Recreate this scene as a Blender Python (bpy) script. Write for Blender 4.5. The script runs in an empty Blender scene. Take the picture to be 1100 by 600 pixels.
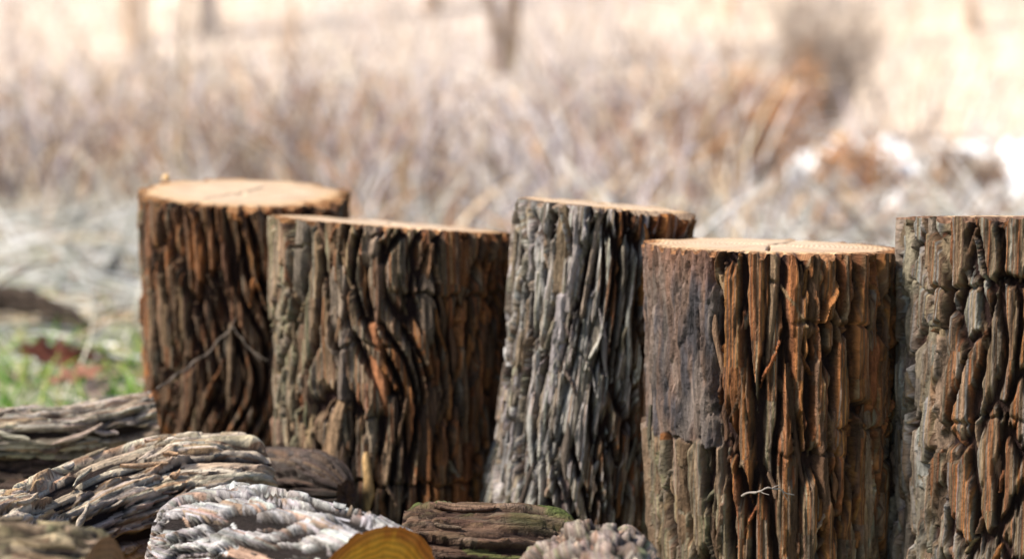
import bpy, math, random
import numpy as np
from mathutils import Vector

# ------------------------------------------------------------------ camera, sky, sun, exposure
scene = bpy.context.scene
COL = scene.collection
R = math.radians
F_PX = 1986.0                      # focal length in pixels of an 1100 px wide frame (65 mm)
CAM_Z = 0.68
PITCH = math.atan(240 / F_PX)

cam_d = bpy.data.cameras.new('camera')
cam_d.lens = 65; cam_d.sensor_width = 36; cam_d.clip_start = 0.05; cam_d.clip_end = 2000
cam_d.dof.use_dof = True; cam_d.dof.focus_distance = 2.21; cam_d.dof.aperture_fstop = 2.4
cam = bpy.data.objects.new('camera', cam_d); COL.objects.link(cam)
cam.location = (0, 0, CAM_Z); cam.rotation_euler = (math.pi / 2 - PITCH, 0, 0)
scene.camera = cam

SUN_EL = R(44); SUN_DIR = Vector((-0.945 * math.cos(SUN_EL), -0.327 * math.cos(SUN_EL), math.sin(SUN_EL)))
world = bpy.data.worlds.new('World'); scene.world = world; world.use_nodes = True
wn = world.node_tree.nodes; wl = world.node_tree.links
for n in list(wn): wn.remove(n)
sky = wn.new('ShaderNodeTexSky'); sky.sky_type = 'NISHITA'; sky.sun_disc = False
sky.sun_elevation = SUN_EL; sky.sun_rotation = math.atan2(SUN_DIR.x, SUN_DIR.y)
sky.air_density = 1.0; sky.dust_density = 2.0; sky.ozone_density = 1.0
bg = wn.new('ShaderNodeBackground'); bg.inputs['Strength'].default_value = 0.05
wo = wn.new('ShaderNodeOutputWorld')
wl.new(sky.outputs['Color'], bg.inputs['Color']); wl.new(bg.outputs['Background'], wo.inputs['Surface'])

sun_d = bpy.data.lights.new('sun', 'SUN'); sun_d.energy = 2.3; sun_d.angle = R(9); sun_d.color = (1.0, 0.90, 0.76)
sun = bpy.data.objects.new('sun', sun_d); COL.objects.link(sun)
sun.rotation_euler = (-SUN_DIR).to_track_quat('-Z', 'Y').to_euler(); sun.location = (-4, -3, 6)

scene.view_settings.view_transform = 'Standard'; scene.view_settings.look = 'None'
scene.view_settings.gamma = 1; scene.view_settings.use_curve_mapping = False
scene.view_settings.exposure = 1.75
scene.render.engine = 'CYCLES'
scene.cycles.use_denoising = True
scene.cycles.max_bounces = 6; scene.cycles.diffuse_bounces = 3; scene.cycles.glossy_bounces = 2

# ------------------------------------------------------------------ helpers
def at(px, py, Y):
    """world point on the ray of pixel (px,py) of the 1100x600 frame at ground distance Y"""
    x = (px - 550) / F_PX; y = (300 - py) / F_PX
    c, s = math.cos(PITCH), math.sin(PITCH)
    d = (x, c + y * s, -s + y * c)
    k = Y / d[1]
    return np.array((d[0] * k, Y, CAM_Z + d[2] * k))

def tag(o, label=None, cat=None, group=None, kind=None):
    if label: o['label'] = label
    if cat: o['category'] = cat
    if group: o['group'] = group
    if kind: o['kind'] = kind
    return o

def empty(name, loc=(0, 0, 0)):
    o = bpy.data.objects.new(name, None); COL.objects.link(o); o.location = loc
    o.empty_display_size = 0.05
    return o

_tab = np.random.default_rng(7).random((512, 512))
def vnoise(x, y, seed=0, perx=None):
    x = np.asarray(x, float); y = np.asarray(y, float)
    xi = np.floor(x).astype(int); yi = np.floor(y).astype(int)
    fx = x - xi; fy = y - yi
    fx = fx * fx * (3 - 2 * fx); fy = fy * fy * (3 - 2 * fy)
    def g(a, b):
        if perx: a = a % perx
        return _tab[(a + 131 * seed) & 511, (b + 57 * seed) & 511]
    return (g(xi, yi) * (1 - fx) + g(xi + 1, yi) * fx) * (1 - fy) + (g(xi, yi + 1) * (1 - fx) + g(xi + 1, yi + 1) * fx) * fy

def fbm(x, y, seed=0, octaves=3):
    s = 0; a = 0.5
    for k in range(octaves):
        s = s + a * vnoise(x * 2 ** k, y * 2 ** k, seed + k); a *= 0.5
    return s / (1 - 0.5 ** octaves)

def mesh_np(name, verts, faces, mat, parent=None, col=None, uv=None, smooth=True, loc=None):
    """faces: int array (n,k) ; col: per-vertex rgb ; uv: per-vertex 2"""
    verts = np.asarray(verts, np.float32); faces = np.asarray(faces, np.int32)
    me = bpy.data.meshes.new(name)
    nf, k = faces.shape
    me.vertices.add(len(verts)); me.vertices.foreach_set('co', verts.ravel())
    me.loops.add(nf * k); me.loops.foreach_set('vertex_index', faces.ravel())
    me.polygons.add(nf); me.polygons.foreach_set('loop_start', np.arange(0, nf * k, k, dtype=np.int32))
    me.polygons.foreach_set('loop_total', np.full(nf, k, np.int32))
    me.update(calc_edges=True)
    if smooth: me.polygons.foreach_set('use_smooth', np.ones(nf, bool))
    if col is not None:
        a = me.color_attributes.new('Col', 'FLOAT_COLOR', 'POINT')
        c4 = np.ones((len(verts), 4), np.float32); c4[:, :3] = col
        a.data.foreach_set('color', c4.ravel())
    if uv is not None:
        l = me.uv_layers.new(name='UVMap')
        l.data.foreach_set('uv', np.asarray(uv, np.float32)[faces.ravel()].ravel())
    me.materials.append(mat)
    o = bpy.data.objects.new(name, me); COL.objects.link(o)
    if parent: o.parent = parent
    if loc is not None: o.location = loc
    return o

def grid_quads(nr, nc, wrap):
    r = np.arange(nr - 1)[:, None]; c = np.arange(nc if wrap else nc - 1)[None, :]
    c1 = (c + 1) % nc
    return np.stack([r * nc + c, r * nc + c1, (r + 1) * nc + c1, (r + 1) * nc + c], -1).reshape(-1, 4)

# ------------------------------------------------------------------ materials
def new_mat(name, rough=0.85):
    m = bpy.data.materials.new(name); m.use_nodes = True
    nt = m.node_tree; b = nt.nodes['Principled BSDF']; b.inputs['Roughness'].default_value = rough
    return m, nt, b

def N(nt, t, **kw):
    n = nt.nodes.new(t)
    for k, v in kw.items():
        if k in n.inputs: n.inputs[k].default_value = v
        else: setattr(n, k, v)
    return n

def attr_mat(name, rough=0.85, uvscale=None, var=0.5, bump=0.6, dist=0.002, spec=0.3, scale=30):
    """vertex colour times fine grain; grain runs along the v axis of the UV map when uvscale is given"""
    m, nt, b = new_mat(name, rough)
    b.inputs['Specular IOR Level'].default_value = spec
    at_ = N(nt, 'ShaderNodeAttribute', attribute_name='Col')
    if uvscale:
        uv = N(nt, 'ShaderNodeUVMap'); mp = N(nt, 'ShaderNodeMapping')
        mp.inputs['Scale'].default_value = (uvscale[0], uvscale[1], 1)
        nt.links.new(uv.outputs['UV'], mp.inputs['Vector']); src = mp.outputs['Vector']
        mp2 = N(nt, 'ShaderNodeMapping'); mp2.inputs['Scale'].default_value = (uvscale[0] * 0.22, uvscale[1] * 0.5, 1)
        nt.links.new(uv.outputs['UV'], mp2.inputs['Vector']); src2 = mp2.outputs['Vector']
        sc = 1
    else:
        tc = N(nt, 'ShaderNodeTexCoord'); src = src2 = tc.outputs['Object']; sc = scale
    n1 = N(nt, 'ShaderNodeTexNoise'); n1.inputs['Scale'].default_value = sc; n1.inputs['Detail'].default_value = 5; n1.inputs['Roughness'].default_value = 0.65
    n2 = N(nt, 'ShaderNodeTexNoise'); n2.inputs['Scale'].default_value = sc * (1.0 if uvscale else 0.3); n2.inputs['Detail'].default_value = 3
    nt.links.new(src, n1.inputs['Vector']); nt.links.new(src2, n2.inputs['Vector'])
    hsrc = n1.outputs['Fac']
    if uvscale:
        mp3 = N(nt, 'ShaderNodeMapping'); mp3.inputs['Scale'].default_value = (uvscale[0] * 1.1, uvscale[1] * 3.6, 1); nt.links.new(uv.outputs['UV'], mp3.inputs['Vector'])
        n3 = N(nt, 'ShaderNodeTexNoise'); n3.inputs['Scale'].default_value = 1; n3.inputs['Detail'].default_value = 4; n3.inputs['Roughness'].default_value = 0.7; n3.inputs['Distortion'].default_value = 0.8
        nt.links.new(mp3.outputs['Vector'], n3.inputs['Vector'])
        av = N(nt, 'ShaderNodeMix', data_type='FLOAT'); av.inputs[0].default_value = 0.5; nt.links.new(n1.outputs['Fac'], av.inputs[2]); nt.links.new(n3.outputs['Fac'], av.inputs[3]); hsrc = av.outputs[0]
    add = N(nt, 'ShaderNodeMath', operation='ADD'); nt.links.new(hsrc, add.inputs[0]); nt.links.new(n2.outputs['Fac'], add.inputs[1])
    mr = N(nt, 'ShaderNodeMapRange'); mr.inputs['From Min'].default_value = 0.65; mr.inputs['From Max'].default_value = 1.35
    mr.inputs['To Min'].default_value = 1 - var; mr.inputs['To Max'].default_value = 1 + var
    nt.links.new(add.outputs[0], mr.inputs['Value'])
    mx = N(nt, 'ShaderNodeVectorMath', operation='SCALE')
    nt.links.new(at_.outputs['Color'], mx.inputs[0]); nt.links.new(mr.outputs['Result'], mx.inputs['Scale'])
    nt.links.new(mx.outputs['Vector'], b.inputs['Base Color'])
    if bump:
        bp = N(nt, 'ShaderNodeBump'); bp.inputs['Strength'].default_value = bump; bp.inputs['Distance'].default_value = dist
        nt.links.new(hsrc, bp.inputs['Height']); nt.links.new(bp.outputs['Normal'], b.inputs['Normal'])
    return m

M = {}
M['bark'] = attr_mat('bark', 0.85, (230, 32), 0.85, 1.0, 0.011, 0.25)
M['bark_damp'] = attr_mat('bark_damp', 0.55, (230, 32), 0.85, 1.0, 0.011, 0.45)
M['stem'] = attr_mat('stem', 0.8, None, 0.3, 0)
M['litter'] = attr_mat('litter', 0.85, None, 0.3, 0, scale=60)
M['ground'] = attr_mat('ground', 0.95, None, 0.5, 0.6, 0.02, 0.1, scale=14)
M['tree_bark'] = attr_mat('tree_bark', 0.9, None, 0.4, 0.5, 0.01, 0.1, scale=25)
M['leaf'] = attr_mat('leaf', 0.6, None, 0.35, 0.3, 0.002, 0.3, scale=90)

def cut_mat(name, c0, c1, ring, crack=(0.10, 0.05, 0.02)):
    """end grain: growth rings in the UV's first coordinate (radius in metres), saw marks across"""
    m, nt, b = new_mat(name, 0.7); b.inputs['Specular IOR Level'].default_value = 0.25
    at_ = N(nt, 'ShaderNodeAttribute', attribute_name='Col')
    tc = N(nt, 'ShaderNodeTexCoord')
    uv = N(nt, 'ShaderNodeUVMap'); sp = N(nt, 'ShaderNodeSeparateXYZ'); nt.links.new(uv.outputs['UV'], sp.inputs[0])
    nz = N(nt, 'ShaderNodeTexNoise'); nz.inputs['Scale'].default_value = 14; nz.inputs['Detail'].default_value = 3
    nt.links.new(tc.outputs['Object'], nz.inputs['Vector'])
    ma = N(nt, 'ShaderNodeMath', operation='MULTIPLY_ADD'); ma.inputs[1].default_value = 0.02
    nt.links.new(nz.outputs['Fac'], ma.inputs[0]); nt.links.new(sp.outputs['X'], ma.inputs[2])
    mu = N(nt, 'ShaderNodeMath', operation='MULTIPLY'); mu.inputs[1].default_value = 1000; nt.links.new(ma.outputs[0], mu.inputs[0])
    sn = N(nt, 'ShaderNodeMath', operation='SINE'); nt.links.new(mu.outputs[0], sn.inputs[0])
    cr = N(nt, 'ShaderNodeMapRange'); cr.inputs['From Min'].default_value = -1; cr.inputs['To Min'].default_value = 1 - ring; cr.inputs['To Max'].default_value = 1.0
    nt.links.new(sn.outputs[0], cr.inputs['Value'])
    n2 = N(nt, 'ShaderNodeTexNoise'); n2.inputs['Scale'].default_value = 30; n2.inputs['Detail'].default_value = 6; n2.inputs['Roughness'].default_value = 0.7
    mp = N(nt, 'ShaderNodeMapping'); mp.inputs['Scale'].default_value = (1, 5, 1); mp.inputs['Rotation'].default_value = (0, 0, 0.5)
    nt.links.new(tc.outputs['Object'], mp.inputs['Vector']); nt.links.new(mp.outputs['Vector'], n2.inputs['Vector'])
    mix = N(nt, 'ShaderNodeMix', data_type='RGBA'); mix.inputs[6].default_value = (*c0, 1); mix.inputs[7].default_value = (*c1, 1)
    rr = N(nt, 'ShaderNodeMapRange'); rr.inputs['From Min'].default_value = 0.3; rr.inputs['From Max'].default_value = 0.7
    nt.links.new(n2.outputs['Fac'], rr.inputs['Value']); nt.links.new(rr.outputs['Result'], mix.inputs[0])
    sc = N(nt, 'ShaderNodeVectorMath', operation='SCALE'); nt.links.new(mix.outputs[2], sc.inputs[0]); nt.links.new(cr.outputs['Result'], sc.inputs['Scale'])
    mm = N(nt, 'ShaderNodeVectorMath', operation='MULTIPLY'); nt.links.new(sc.outputs['Vector'], mm.inputs[0]); nt.links.new(at_.outputs['Color'], mm.inputs[1])
    nt.links.new(mm.outputs['Vector'], b.inputs['Base Color'])
    bp = N(nt, 'ShaderNodeBump'); bp.inputs['Strength'].default_value = 0.5; bp.inputs['Distance'].default_value = 0.002
    nt.links.new(n2.outputs['Fac'], bp.inputs['Height']); nt.links.new(bp.outputs['Normal'], b.inputs['Normal'])
    return m

M['cut_pale'] = cut_mat('cut_pale', (0.78, 0.62, 0.46), (0.54, 0.38, 0.25), 0.42)
M['cut_yellow'] = cut_mat('cut_yellow', (0.86, 0.43, 0.045), (0.66, 0.27, 0.022), 0.3)
M['cut_brown'] = cut_mat('cut_brown', (0.36, 0.20, 0.10), (0.22, 0.11, 0.05), 0.3)

M['cut_dark'] = cut_mat('cut_dark', (0.06, 0.035, 0.025), (0.10, 0.05, 0.035), 0.3)
m, nt, b = new_mat('snow', 0.6); b.inputs['Base Color'].default_value = (0.88, 0.9, 0.93, 1)
b.inputs['Subsurface Weight'].default_value = 0.0
nz = N(nt, 'ShaderNodeTexNoise'); nz.inputs['Scale'].default_value = 12; bp = N(nt, 'ShaderNodeBump'); bp.inputs['Strength'].default_value = 0.3
nt.links.new(nz.outputs['Fac'], bp.inputs['Height']); nt.links.new(bp.outputs['Normal'], b.inputs['Normal']); M['snow'] = m

# ------------------------------------------------------------------ bark
def bark_field(U, V, L, st, seed, th_of_u, mask=None, breaks=()):
    """Ridges of bark laid strip by strip over underbark whose colour also carries furrow shade. U (1d, metres round, periodic L), V (1d, metres along).
    Returns height (nV,nU) in metres and colour (nV,nU,3)."""
    rng = np.random.default_rng(seed)
    nV, nU = len(V), len(U); H = V[-1] - V[0]
    UU, VV = np.meshgrid(U, V)
    fib = vnoise(UU / 0.0022, VV / 0.03, seed) * 0.6 + vnoise(UU / 0.006, VV / 0.05, seed + 1) * 0.4
    rough = fbm(UU / 0.007, VV / st.get('rl', .032), seed + 2, 3)
    stri = np.abs(vnoise(UU / 0.0042, VV / 0.07, seed + 6) - 0.5) * 2 * 0.6 + np.abs(vnoise(UU / 0.009, VV / 0.10, seed + 7) - 0.5) * 0.8
    warp = (fbm(UU / 0.06, VV / 0.12, seed + 3, 2) - 0.5) * st.get('warp', 0.009) + (vnoise(UU / 0.004, VV / 0.03, seed + 9) - 0.5) * 0.0035
    Uw = UU + warp
    h = 0.0025 * fib + 0.003 * rough
    ic = np.array(st['inner_shade'])  # underbark tone, darkened so that furrow shade is painted in
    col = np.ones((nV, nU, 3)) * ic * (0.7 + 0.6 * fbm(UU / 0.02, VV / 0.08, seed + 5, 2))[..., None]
    damp = np.ones((nV, nU))
    if mask is not None: damp = mask(UU, VV)

    rk = min(1.0, st['h'] / .024)
    def put(uc, v0, ln, w, hs, tilt, bend, blunt, c, skew, cuts=()):
        v1 = v0 + ln
        i0, i1 = np.searchsorted(V, (v0, v1))
        if i1 - i0 < 2: return
        sa, sb = rng.uniform(0.15, 1.0), rng.uniform(0.15, 1.0)
        ext = w * 1.6 + abs(tilt) * ln * 0.6 + abs(bend) + 0.02
        for off in (-L, 0, L):
            j0, j1 = np.searchsorted(U, (uc + off - ext, uc + off + ext))
            if j1 - j0 < 1: continue
            v = VV[i0:i1, j0:j1]; s = (v - v0) / ln
            cen = uc + off + tilt * (s - 0.5) * ln + bend * np.sin(s * 4.5 + seed + uc * 90)
            e0 = np.clip(s / (0.05 if blunt[0] else 0.3), 0, 1); e1 = np.clip((1 - s) / (0.05 if blunt[1] else 0.3), 0, 1)
            e = np.minimum(e0, e1)
            wl = w * (0.25 + 0.75 * np.sqrt(np.clip(e, 0, 1)))
            t = (Uw[i0:i1, j0:j1] - cen) / wl
            ta = np.abs(t)
            prof = np.clip(np.minimum((1 + t) / sa, (1 - t) / sb), 0, 1) ** 0.75
            env = e ** 0.5
            hh = hs * prof * env * (1 + .6 * skew * np.clip(t, -1, 1)) * .92 + ((rough[i0:i1, j0:j1] - .5) * .006 + (stri[i0:i1, j0:j1] - .4) * .006) * prof * rk
            hh = hh + (fib[i0:i1, j0:j1] - 0.5) * 0.0035 * prof
            for (cs, cw) in cuts:
                d = np.abs(v - (v0 + cs * ln) - 0.25 * (Uw[i0:i1, j0:j1] - cen) * (1 if cs > 0.5 else -1) - (rough[i0:i1, j0:j1] - .5) * 0.01) / cw
                hh = hh * (0.45 + 0.55 * np.clip(d, 0, 1) ** 2)
            hh = hh * damp[i0:i1, j0:j1]
            blk = h[i0:i1, j0:j1]; win = (hh > blk) & (ta < 1)
            blk[win] = hh[win]
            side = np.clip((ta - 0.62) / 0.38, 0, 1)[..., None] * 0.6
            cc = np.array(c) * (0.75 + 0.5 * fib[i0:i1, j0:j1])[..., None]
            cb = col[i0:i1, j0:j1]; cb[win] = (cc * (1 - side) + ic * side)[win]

    if 'net' in st:
        cw, cl_, wd, nh = st['net']
        slant = (fbm(UU / .12, VV / .2, seed + 60, 2) - .5) * st.get('slant', .10)
        uu2 = UU + slant; e, _i = plates(None, None, L, (cw, cl_), seed + 3, 1.0, .95, .5, (uu2 + warp * .5, VV))
        e2, _j = plates(None, None, L, (cw * .55, cl_ * .7), seed + 8, 1.0, .95, .5, (uu2 + .004 + warp * .5, VV))
        n1_ = np.clip((wd - e) / (wd * .36), 0, 1) ** .8; n2_ = np.clip((wd * .62 - e2) / (wd * .3), 0, 1) ** .8
        tops = .70 + .40 * fbm(UU / .025, VV / .14, seed + 61, 2)
        hn = st['h'] * nh * np.maximum(n1_ * tops, .48 * n2_ * tops) * damp + ((fib - .5) * .003 + (rough - .5) * .006 * rk + (stri - .4) * .007 * rk) * np.maximum(n1_, n2_) * damp
        # colours sampled on a coarse lattice stretched along the grain, so that streaks run with it
        cu, cv = 0.011, 0.075; mu, mv = int(L / cu) + 3, int(H / cv) + 3
        lat = np.array([[st['pal'](th_of_u(min(i * cu, L - 1e-4)), (j * cv) / H, rng) for i in range(mu)] for j in range(mv)])
        fu = np.clip((Uw + slant * .3) / cu, 0, mu - 1.01); fv = np.clip((VV - V[0]) / cv + (fbm(UU / .01, VV / .03, seed + 62, 2) - .5) * 1.2, 0, mv - 1.01); i_, j_ = fu.astype(int), fv.astype(int)
        a_, b_ = np.clip(((fu - i_) - .3) / .4, 0, 1)[..., None], np.clip(((fv - j_) - .2) / .6, 0, 1)[..., None]
        lc = (lat[j_, i_] * (1 - a_) + lat[j_, i_ + 1] * a_) * (1 - b_) + (lat[j_ + 1, i_] * (1 - a_) + lat[j_ + 1, i_ + 1] * a_) * b_
        lc = lc * (.72 + .56 * fib)[..., None]
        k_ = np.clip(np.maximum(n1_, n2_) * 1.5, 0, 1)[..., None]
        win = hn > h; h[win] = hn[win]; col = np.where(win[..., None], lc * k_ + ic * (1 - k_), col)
    lo, hi = st['len']
    # low connecting ribs between the ridges
    for k in range(int(st.get('rib', 1.0) * L * H / (0.028 * 0.12))):
        u = rng.random() * L; v = V[0] - 0.05 + rng.random() * (H + 0.05); ln = rng.uniform(0.04, 0.14)
        put(u, v, ln, rng.uniform(0.003, 0.007), st['h'] * rng.uniform(0.35, 0.65), rng.choice((-1, 1)) * rng.uniform(0.2, 0.7), 0.002,
            (False, False), st['pal'](th_of_u(u), (v + ln / 2) / H, rng), rng.uniform(-.3, .3))
    # the ridges
    ncol = max(3, int(L / st['sp']))
    for q in range(ncol):
        if rng.random() > st.get('dens', 1.0): continue
        v = V[0] - rng.random() * hi; sgn = 1 if q % 2 else -1
        while v < V[-1]:
            ln = rng.uniform(lo, hi)
            u = (q + 0.5 + rng.uniform(-.3, .3)) / ncol * L
            tl = sgn * rng.uniform(0, st['tilt']); sgn = -sgn if rng.random() < 0.7 else sgn
            cuts = [(rng.uniform(.15, .85), rng.uniform(0.002, 0.004)) for _ in range(rng.poisson(st.get('cuts', 1.0)))]
            put(u, v, ln, st['w'] * rng.uniform(*st.get('wv', (0.5, 1.6))), st['h'] * rng.uniform(0.7, 1.1), tl, rng.uniform(-.004, .004),
                (rng.random() < st['blunt'], rng.random() < st['blunt']), st['pal'](th_of_u(u), (v + ln / 2) / H, rng), rng.uniform(-.35, .35), cuts)
            v += ln * rng.uniform(0.72, 0.98)
    # thin slivers lying over the ridges
    for k in range(int(st.get('sliver', 1.0) * L * H / (0.05 * 0.06))):
        u = rng.random() * L; v = V[0] + rng.random() * H; ln = rng.uniform(0.02, 0.08)
        put(u, v, ln, rng.uniform(0.002, 0.0045), st['h'] * rng.uniform(0.8, 1.18), rng.uniform(-.6, .6), 0.001,
            (rng.random() < .5, rng.random() < .5), st['pal'](th_of_u(u), v / H, rng), rng.uniform(-.3, .3))
    if 'plate' in st:
        cw, cl_, gap = st['plate']; e, idn = plates(U, V, L, (cw, cl_), seed, 1, .95, st.get('pwarp', .6), (UU + (vnoise(UU / .17, VV / .19, seed + 60) - .5) * st.get('slant', .08) + warp * .5 + (vnoise(UU / .005, VV / .022, seed + 63) - .5) * st.get('jag', .0035), VV + (vnoise(UU / .005, VV / .02, seed + 64) - .5) * .012), True)
        e = np.clip(e - st.get('floor', .0016), 0, None)
        if 'blot' in st:      # irregular flakes of pale outer bark over underbark coloured dark like shaded cracks
            bu, bv, sh, lev_ = st['blot']; us = UU + sh * VV + (fbm(UU / .03, VV / .03, seed + 70, 2) - .5) * .012
            nn = fbm(us / bu, VV / bv, seed + 71, 4); e = np.minimum(np.clip((nn - lev_) * bu * 1.1, 0, None), np.clip(e + .0012, 0, None) * 2.5)
        jit = _tab[idn, (idn * 3 + seed) & 511]; tx = _tab[idn, (idn * 5 + 11) & 511] - .5
        pr = np.clip(e / (gap * (.45 + .9 * vnoise(UU / .02, VV / .03, seed + 65))), 0, 1) ** .7
        fl = st.get('flat', 1.0); hp = st['h'] * pr * (.62 + .36 * jit) + ((rough - .5) * .007 * rk * fl + (stri - .4) * .007 * rk * fl + (fib - .5) * .004 * fl) * pr
        hp = hp + st['h'] * .25 * fl * tx * (vnoise(UU / cw, VV / cl_, seed + 90) - .5) * pr
        pc = np.array([[st['pal'](a_, vr_, rng) for a_ in np.linspace(-90, 90, 512)] for vr_ in (.12, .37, .62, .90)])
        region = np.array([int(np.clip((th_of_u(u) + 90) / 180 * 511, 0, 511)) for u in U])
        pick = np.clip(region[None, :] + ((jit - .5) * 130).astype(int), 0, 511)
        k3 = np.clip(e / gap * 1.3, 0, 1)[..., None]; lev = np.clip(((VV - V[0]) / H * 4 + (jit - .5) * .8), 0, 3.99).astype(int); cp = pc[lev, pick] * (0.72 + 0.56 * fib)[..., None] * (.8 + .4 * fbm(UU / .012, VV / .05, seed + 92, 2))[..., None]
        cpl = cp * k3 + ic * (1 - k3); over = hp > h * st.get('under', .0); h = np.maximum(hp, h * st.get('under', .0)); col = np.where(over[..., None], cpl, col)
    big = fbm(UU / 0.035, VV / 0.20, seed + 14, 2)
    h *= 0.78 + 0.40 * np.clip((big - 0.25) * 1.6, 0, 1)
    h = np.minimum(h, st['h'] * (0.92 + 0.08 * rough))
    # cracks that run round the stump, the bark above a little proud
    for (t0, t1, vb, depth, step) in breaks:
        uu = np.array([th_of_u(x) for x in U]); a = np.clip((uu - t0) / 6, 0, 1) * np.clip((t1 - uu) / 6, 0, 1)
        line = vb + (fbm(UU / 0.03, VV * 0, seed + 21, 3) - 0.5) * 0.03
        d = VV - line
        h -= a[None, :] * depth * np.exp(-(d / 0.0028) ** 2)
        h += a[None, :] * step * np.where(d > 0, np.exp(-d / 0.05), -0.6 * np.exp(d / 0.03))
    return h, np.clip(col, 0.01, 0.95)

BARK_K = 0.56
def plates(U, V, L, cell, seed, gap=0.22, jit=0.8, warp=0.35, grid=None, phys=False):
    """cracked plates: returns edge profile 0..1 and a cell id for every point"""
    UU, VV = grid if grid is not None else np.meshgrid(U, V); nc = max(3, int(round(L / cell[0])))
    a = UU / L * nc + (fbm(UU / cell[0] * 2, VV / cell[1] * 2, seed + 40, 2) - .5) * warp; b_ = VV / cell[1] + (fbm(UU / cell[0] * 2, VV / cell[1] * 2, seed + 44, 2) - .5) * warp
    ia, ib = np.floor(a).astype(int), np.floor(b_).astype(int); F1 = np.full(a.shape, 9.); F2 = np.full(a.shape, 9.); idn = np.zeros(a.shape, int)
    for da in (-1, 0, 1):
        for db in (-1, 0, 1):
            ca, cb = ia + da, ib + db; w = ca % nc
            jx = _tab[(w * 7 + seed * 3) & 511, (cb * 13 + 5) & 511]; jy = _tab[(w * 11 + 91) & 511, (cb * 5 + seed) & 511]
            d = np.hypot(ca + .5 + (jx - .5) * jit - a, cb + .5 + (jy - .5) * jit - b_)
            c1 = d < F1; F2 = np.where(c1, F1, np.minimum(F2, d)); F1 = np.where(c1, d, F1); idn = np.where(c1, (w * 37 + cb * 101) & 511, idn)
    if phys:
        e = F2 - F1; gv, gu = np.gradient(e, V, U); return e / (np.hypot(gv, gu) + 12.0), idn
    return np.clip((F2 - F1) / gap, 0, 1), idn

def pal(*items, k=None):
    """items: (weight, rgb) chosen per strip"""
    w = np.array([i[0] for i in items], float); w /= w.sum(); cs = np.array([i[1] for i in items]); mean = (w[:, None] * cs).sum(0)
    def f(th, vr, rng):
        c = cs[rng.choice(len(cs), p=w)]
        return (c * 0.72 + mean * 0.28) * rng.uniform(0.72, 1.2) * (k or BARK_K) * (1 + rng.uniform(-.06, .06, 3))
    return f

GREY = (0.33, 0.285, 0.225); SILVER = (0.52, 0.50, 0.49); TAN = (0.38, 0.265, 0.165); BROWN = (0.22, 0.13, 0.08)
RUST = (0.40, 0.145, 0.05); ORANGE = (0.54, 0.225, 0.07); DARK = (0.11, 0.075, 0.055); GREEN = (0.27, 0.255, 0.16); PLUM = (0.20, 0.14, 0.14)

def strip_object(parent, posf, th, v, ln, w, lift, tilt, c, mat, d0, rng, curl=0.0):
    """one loose strip of bark: a thin closed blade lying on the bark, ends lifted"""
    n = 8; s = np.linspace(0, 1, n); pts = []; uvs = []
    ph = rng.uniform(0, 6.28)
    for i, si in enumerate(s):
        taper = math.sin(math.pi * (0.06 + 0.88 * si)) ** 0.6
        wi = w * taper * (1 + 0.2 * math.sin(ph + si * 9))
        vv = v + si * ln; rad = posf.rad(vv)
        tc = th + tilt * (si - 0.5) * ln / rad + 0.0018 / rad * math.sin(ph + si * 6)
        dd = d0 + curl * (abs(si - 0.5) * 2) ** 3
        for (k, dz) in ((-1, 0.0), (-0.15, lift * taper), (0.8, lift * 0.75 * taper), (0.95, -0.001), (0, -0.004)):
            pts.append(posf(tc + k * wi / rad, vv, dd + dz)); uvs.append((tc * rad + k * wi, vv))
    q = grid_quads(n, 5, True)
    cc = np.array(c)[None] * rng.uniform(0.8, 1.2, (len(pts), 1))
    return mesh_np('bark_strip', pts, q, mat, parent, cc, uvs)

class StumpPos:
    def __init__(s, base, H, r, lean, tilt, flare, oval, seed, bulge=()):
        s.base, s.H, s.r, s.lean, s.tilt, s.flare, s.oval, s.seed, s.bulge = base, H, r, lean, tilt, flare, oval, seed, bulge
    def rad(s, v):
        k = np.clip(1 - v / s.H, 0, 1.2); return s.r[1] * (1 - k) + s.r[0] * k
    def __call__(s, th, v, d):
        th = np.asarray(th, float); v = np.asarray(v, float)
        k = 1 - v / s.H
        lob = 1 + s.oval * np.sin(2 * th + s.seed) + 0.5 * s.oval * np.sin(3 * th + s.seed * 2)
        rr = s.rad(v) * lob + s.flare * np.clip(k - 0.45, 0, 1) ** 2 * (1 + 0.4 * np.sin(4 * th + s.seed))
        for (bt, bv, ba, bw, bh) in s.bulge:
            rr = rr + ba * np.exp(-((th - bt) / bw) ** 2 - ((v - bv) / bh) ** 2)
        rr = rr + d
        x = rr * np.sin(th); y = -rr * np.cos(th)
        z = v + (s.tilt[0] * x + s.tilt[1] * y) * np.clip(v / s.H, 0, 1.2) ** 2
        return np.stack([x + s.lean[0] * k, y + s.lean[1] * k, z], -1)

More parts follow.
